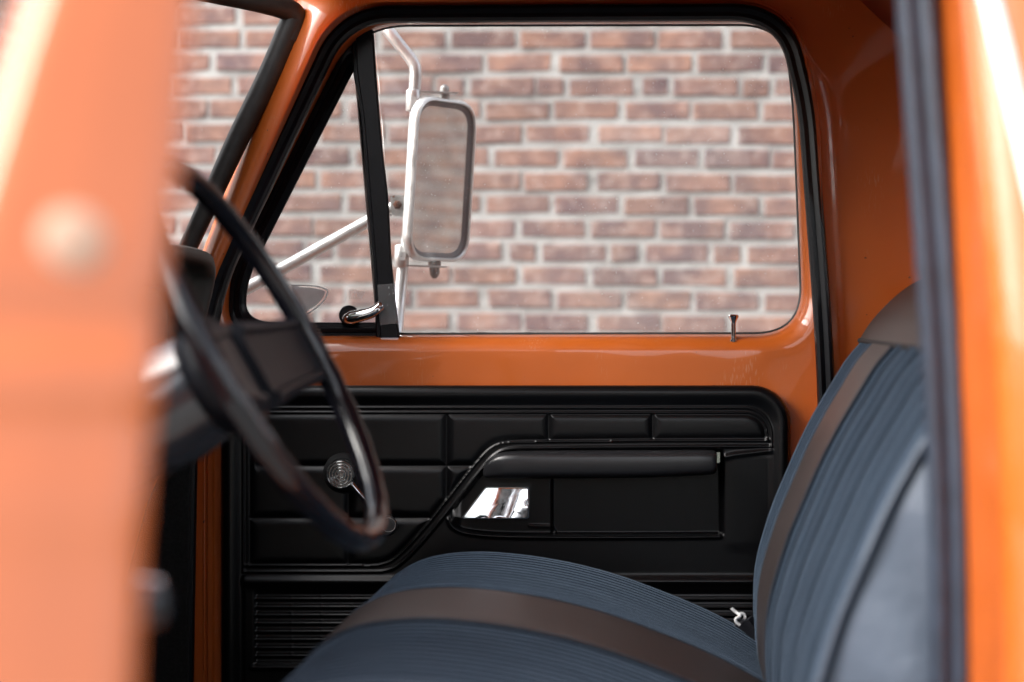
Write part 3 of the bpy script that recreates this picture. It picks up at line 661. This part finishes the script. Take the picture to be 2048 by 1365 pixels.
for r_ in (rows[0], rows[-1]): a.add(r_ + [np.array([.2, r_[0][1], .62]), np.array([-.2, r_[0][1], .62])], [tuple(range(len(r_) + 2))])
seat = a.build('bench_seat', M['cloth'], ROOT, sharp=60, label='blue ribbed cloth bench seat with brown centre strip')
a = MB(); ys = np.linspace(-.615, -.915, 14); rws = [cushion(y, y, 1, .0046 * min(1, 3 * min(i, 13 - i) / 3 + .15))[0] for i, y in enumerate(ys)]; a.loft(rws, closed=False); a.build('centre_strip', M['brown'], seat)
for y in (-.613, -.918):
    a = MB(); a.tube([p + np.array([0, 0, 0]) for p in cushion(y, y, 1, .001)[0]], .0042, 8); a.build('piping', M['cloth'], seat)
# backrest
fb = [(1532, 1420), (1522, 1365), (1511, 1300), (1505, 1230), (1505, 1160), (1511, 1110), (1524, 1060), (1544, 1000), (1569, 940), (1599, 872), (1629, 815), (1659, 765), (1688, 718), (1718, 682), (1745, 642), (1790, 596), (1835, 566), (1880, 556), (1925, 570), (1950, 610)]
bp3 = smooth_path([P(u, v, Yf) for u, v in fb], 5)
CAP_I = 13 * 5
def back_row(y, lo, hi, lift=0.0):
    e = min(abs(y + .15), abs(y + 1.38)); r = .035; ins = 0 if e >= r else (r - math.sqrt(max(r * r - (r - e) ** 2, 0))) * .4
    row = []
    for i in range(lo, hi):
        t = bp3[min(i + 1, len(bp3) - 1)] - bp3[max(i - 1, 0)]; n_ = np.array([-t[2], 0, t[0]]); n_ /= np.linalg.norm(n_)
        q = bp3[i].copy(); q[1] = y; row.append(q + n_ * (lift - ins))
    return row
ysB = [-.15, -.154, -.16, -.17, -.185, -.2] + list(np.linspace(-.215, -1.31, 380)) + [-1.325, -1.34, -1.355, -1.366, -1.374, -1.38]
a = MB(); rows = [back_row(y, 0, CAP_I + 1, .8 * RIB(y) + FLUTE(y)) for y in ysB]; a.loft(rows, closed=False)
r_ = rows[0]; a.add(r_ + [np.array([.46, r_[0][1], r_[-1][2]]), np.array([.42, r_[0][1], r_[0][2]])], [tuple(range(len(r_) + 2))])
back = a.build('backrest', M['cloth'], seat, sharp=60)
a = MB(); rows = [back_row(y, CAP_I, len(bp3), .004) for y in ysB]; a.loft(rows, closed=False)
r_ = rows[0]; a.add(list(r_), [tuple(range(len(r_)))])
a.build('backrest_cap', M['brown'], seat, sharp=60)
a = MB(); a.tube([p for p in [back_row(y, CAP_I, CAP_I + 1, .002)[0] for y in ysB]], .004, 8); a.build('piping', M['black'], seat)
a = MB(); ys = np.linspace(-.385, -.66, 12); a.loft([back_row(y, 0, CAP_I + 1, .0042 * min(1, min(i, 11 - i) + .2)) for i, y in enumerate(ys)], closed=False); a.build('back_strip', M['brown'], seat)
for y in (-.383, -.662):
    a = MB(); a.tube(back_row(y, 0, CAP_I + 1, .001), .0035, 8); a.build('piping', M['cloth'], seat)
# near end panel of the backrest with seam piping, slightly puffed vinyl
en = [np.array(p) for p in back_row(-1.372, 0, len(bp3), 0)]
ec = np.array([.43, -1.40, .95]); rows = []
for k in np.linspace(0, 1, 12):
    row = []
    for p in en:
        tgt = np.array([.47, -1.39, p[2]]); q = p + (tgt - p) * k; q[1] = -1.372 - .030 * math.sin(math.pi * min(k * 1.6, 1) * .5) + .010 * math.sin(q[2] * 30 + q[0] * 40) * math.sin(math.pi * k); row.append(q)
    rows.append(row)
a = MB(); a.loft(rows, closed=False); a.build('end_panel', M['greyvinyl'], seat)
a = MB(); a.tube([p + np.array([0, -.006, 0]) for p in en], .0036, 8); a.build('piping', M['greyvinyl'], seat)

# ---- lap belt tongue stuck in the gap of the seat
belt = bpy.data.objects.new('seat_belt', None)
a = MB(); w0 = [P(1482, 1245, -.22), P(1496, 1266, -.22), P(1512, 1290, -.22), P(1530, 1320, -.23)]
a.sweep(smooth_path(w0, 4), [(-.021, -.006), (.021, -.006), (.021, .008), (-.021, .008)], (0, .6, .8)); sb = a.build('seat_belt', M['webbing'], ROOT)
a = MB(); a.tube(smooth_path([P(1463, 1217, -.225), P(1472, 1225, -.225), P(1480, 1232, -.23), P(1472, 1238, -.235), P(1472, 1244, -.235), P(1480, 1251, -.235)], 4), .0026, 8)
a.tube(smooth_path([P(1476, 1229, -.225), P(1486, 1228, -.222), P(1490, 1234, -.222), P(1488, 1240, -.225)], 4), .0024, 8); a.build('belt_tongue', M['white'], sb)

# ---- side mirror outside the passenger door
MY = .30; mc = P(880, 361, MY + .02); yaw = R_(59); mt = np.array([math.cos(yaw), math.sin(yaw), 0]); mh = np.array([math.sin(yaw), -math.cos(yaw), 0]); dl_ = R_(3.2); mn = mh * math.cos(dl_) - np.array([0, 0, math.sin(dl_)]); mu_ = np.array([0, 0, math.cos(dl_)]) + mh * math.sin(dl_) + .025 * mt
sc1 = np.dot(mc - CAM, FW) / FPX
MH = 326 * sc1; MW = 118 * sc1 / math.cos(yaw + PS) * .75
def mring(w_, h_, c, n_, dn): return [mc + (x - 0) * mt + z * mu_ + mn * dn for x, z in ring([(-w_ / 2, -h_ / 2, c), (-w_ / 2, h_ / 2, c), (w_ / 2, h_ / 2, c), (w_ / 2, -h_ / 2, c)], 10, 6)]
W2, H2, CC = MW, MH, .055
a = MB()
a.loft([mring(W2 - .03, H2 - .03, CC - .01, 0, -.014), mring(W2 - .006, H2 - .006, CC, 0, -.011), mring(W2, H2, CC, 0, -.006), mring(W2, H2, CC, 0, .006), mring(W2 - .004, H2 - .004, CC, 0, .010), mring(W2 - .012, H2 - .012, CC - .004, 0, .011), mring(W2 - .016, H2 - .016, CC - .006, 0, .008)], cap=(1, 0))
mirror = a.build('side_mirror', M['alu'], ROOT, sharp=40)
a = MB(); a.loft([mring(W2 - .016, H2 - .016, CC - .006, 0, .0085), mring(W2 - .020, H2 - .020, CC - .008, 0, .004), mring(W2 - .034, H2 - .034, CC - .012, 0, .0010)]); a.build('mirror_gasket', M['bezel'], mirror)
a = MB(); a.slab(mring(W2 - .024, H2 - .024, CC - .010, 0, .001), tuple(-.004 * mn)); a.build('mirror_glass', M['mirror'], mirror)
RYm = MY - .02
a = MB(); rod = smooth_path([P(742, 20, RYm + .02), P(775, 60, RYm), P(803, 95, RYm), P(824, 122, RYm), P(831, 142, RYm), P(829, 185, RYm), P(826, 240, RYm), P(817, 400, RYm), P(810, 480, RYm), P(803, 560, RYm), P(797, 625, RYm - .02), P(793, 680, RYm - .06), P(790, 720, RYm - .12)], 6)
a.tube(rod, .0100, 16, scale=np.interp(np.arange(len(rod)), [0, 30, 34, 48, 52, 72], [1.15, 1.15, .72, .72, 1.1, 1.1])); a.build('mirror_arm', M['alu'], mirror)
a = MB(); a.tube([P(420, 618, RYm - .10), P(500, 574, RYm - .05), P(620, 507, RYm), P(745, 438, RYm + .01), P(800, 408, RYm + .01)], .0118, 16); a.build('mirror_arm', M['alu'], mirror)
def clamp(u, v, hh, tx_, bv):
    a = MB(); b_ = P(u, v + hh / 2, RYm - .002); hm = hh * sc1
    a.lathe(b_, (.02, 0, 1), [(.0125, 0), (.0138, .002), (.0138, hm - .002), (.0125, hm)], 20)
    p0 = P(u + 3, v, RYm - .012); a.box(p0 - np.array([.0055, .006, .007]), p0 + np.array([.0055, .004, .007]))
    p1 = P(u + 8, bv, RYm); p2 = P(tx_, bv + 3, MY + .02); d = p2 - p1; d /= np.linalg.norm(d); s_ = np.cross(d, [0, 0, 1]) * .011
    a.slab([p1 - s_, p2 - s_, p2 + s_, p1 + s_], (0, 0, .003)); return a.build('mirror_clamp', M['alu'], mirror, sharp=40)
clamp(826, 202, 42, 912, 186); clamp(803, 513, 44, 890, 533)
a = MB(); a.lathe(P(889, 187, MY + .02), (0, 0, 1), [(.010, -.012), (.010, 0), (.0088, .001), (.0088, .009), (.0075, .0125), (.004, .0155), (0, .0165)], 20); a.build('acorn_nut', M['steel'], mirror)
a = MB(); a.lathe(P(869, 533, MY + .02), (0, 0, -1), [(.012, -.010), (.012, 0), (.0098, .001), (.0098, .012), (.008, .018), (.004, .0225), (0, .0235)], 20); a.build('acorn_nut', M['rust'], mirror, label='rusty brown acorn nut under the mirror')
a = MB(); bpoly = ring([(780, 391, 8), (814, 391, 4), (812, 433, 4), (783, 433, 12)], 5, 3); a.slab([P(u, v, RYm - .016) for u, v in bpoly], (0, .004, 0)); a.build('mirror_bracket', M['steel'], mirror)
a = MB(); a.lathe(P(795, 410, RYm - .015), (0, -1, 0), [(.0085, 0), (.0085, .003), (.0078, .006), (.005, .008), (0, .008)], 6); a.build('bracket_bolt', M['rust'], mirror)

# ---- open driver's door, its rear edge towards the camera
E0 = P(205, 626, -2.44); Dd = np.array([.5, -.866, 0]); Nd = np.array([.866, .5, 0]); TN = Dd + np.array([0, 0, .20])
Rb = [(490, -1800), (408, -200), (394, 0), (370, 300), (347, 460), (333, 560), (323, 700), (304, 900), (288, 1100), (277, 1365), (268, 1700), (262, 2000)]
Lb = [(300, -1800), (135, -200), (72, 0), (38, 100), (-2, 230), (-62, 420), (-120, 560), (-150, 700), (-162, 900), (-160, 1365), (-150, 1700), (-140, 2000)]
vs = np.concatenate([np.linspace(-1800, -200, 6)[:-1], np.linspace(-200, 1700, 64), [2000]])
def fr(tab, v): return np.interp(v, [t[1] for t in tab], [t[0] for t in tab])
def s_off(v):      # relief of the shut face along the door's length
    return .0035 * np.exp(-((v - 760) / 70) ** 2) - .0025 * np.exp(-((v - 640) / 45) ** 2) + .002 * np.exp(-((v - 985) / 120) ** 2)
cols = [(0, -.060), (0, -.020), (.012, -.010), (.035, -.003), (.07, 0), (.2, .000), (.35, .001), (.5, .0015), (.65, .001), (.8, 0), (.93, 0), (.98, -.003), (1.01, -.010), (1.03, -.020), (1.06, -.060)]
rings = []
for v in vs:
    l, r = fr(Lb, v), fr(Rb, v); rings.append([PP(l + (r - l) * f, v, E0, TN) + Dd * (s + s_off(v)) for f, s in cols])
a = MB(); a.loft(rings, closed=True, cap=(1, 1))
low = [v for v in vs if v >= 690]
rl = []
for s in (-.05, -.5, -1.0):
    q = [PP(fr(Lb, v) + 4, v, E0, TN) + Dd * s for v in low] + [PP(fr(Rb, v) - 4, v, E0, TN) + Dd * s for v in low[::-1]]; rl.append(q)
a.loft(rl, cap=(1, 1))
pt = PP(385, -1780, E0, TN); pf = PP(100, 700, E0, TN)
a.tube([pt - Dd * .02, pt - Dd * .3, pt - Dd * .55, pt - Dd * .75 + np.array([0, 0, -.22]), pf - Dd * .98], .022, 12)
dd = a.build('door', M['paint_sheen'], ROOT, sharp=60, label='open driver door seen along its rear shut face, blurred close to the camera')
a = MB(); q0 = PP(30, 700, E0, TN); a.slab([PP(60, 0, E0, TN) - Dd * .05 + np.array([0, 0, .40]) + Nd * .05, q0 - Dd * .05, q0 - Dd * .95, PP(60, 0, E0, TN) - Dd * .6 + np.array([0, 0, .40]) + Nd * .05], tuple(Nd * .004)); a.build('window_glass', M['wind_glass'], dd)
a = MB(); a.lathe(PP(146, 482, E0, TN) + Dd * (-.001 + s_off(482)), TN, [(.0175, 0), (.017, .002), (.014, .004), (.008, .0055), (0, .006)], 32); a.build('door_highlight', M['highlight'], dd)  # pale dome added in place of a reflected highlight on the shut face
a = MB(); kc = P(312, 1203, -1.95); a.lathe(kc - Nd * .03, Nd, [(.008, 0), (.012, .006), (.0195, .012), (.021, .022), (.0195, .032), (.012, .038), (0, .039)], 28); a.tube([kc - Nd * .03, kc - Nd * .045 - np.array([0, 0, .0]), kc - Nd * .05 + np.array([-.05, .06, -.01])], .007, 10)
a.build('crank_knob', M['wheel'], dd)
a = MB(); a.tube([kc + np.array([-.022, -.006, .012]), kc + np.array([-.008, -.016, .018]), kc + np.array([.008, -.014, .016])], .0022, 8); a.build('knob_ring', M['chrome'], dd)

# ---- the rest of the truck, out of the photograph: bonnet, wings, bed, wheels
def rbx(lo, hi, name, m, bev, parent=ROOT): a = MB(); a.box(lo, hi); return a.build(name, m, parent, bevel=bev)
rbx((-2.35, -1.42, .95), (-1.0, -.08, 1.19), 'hood', M['paint'], .06)
rbx((-2.45, .0, .50), (-.98, .13, 1.16), 'fender', M['paint'], .05); rbx((-2.45, -1.63, .50), (-.98, -1.50, 1.16), 'fender', M['paint'], .05)
rbx((.70, -.0, .55), (2.6, .12, 1.17), 'bed_side', M['paint'], .03); rbx((.70, -1.62, .55), (2.6, -1.50, 1.17), 'bed_side', M['paint'], .03); rbx((.66, -1.5, .55), (.70, 0, 1.17), 'bed_front', M['paint'], .01)
for x in (-1.75, 1.65):
    for y in (-1.56, .06):
        a = MB(); a.lathe((x, y - .11, .36), (0, 1, 0), [(.2, 0), (.33, 0), (.36, .03), (.36, .19), (.33, .22), (.2, .22)], 36); wo = a.build('wheel', M['tyre'], ROOT)
        a = MB(); a.lathe((x, y - .09, .36), (0, 1, 0), [(0, 0), (.1, .02), (.2, 0), (.2, .18), (.1, .16), (0, .18)], 28); a.build('rim', M['alu'], wo)
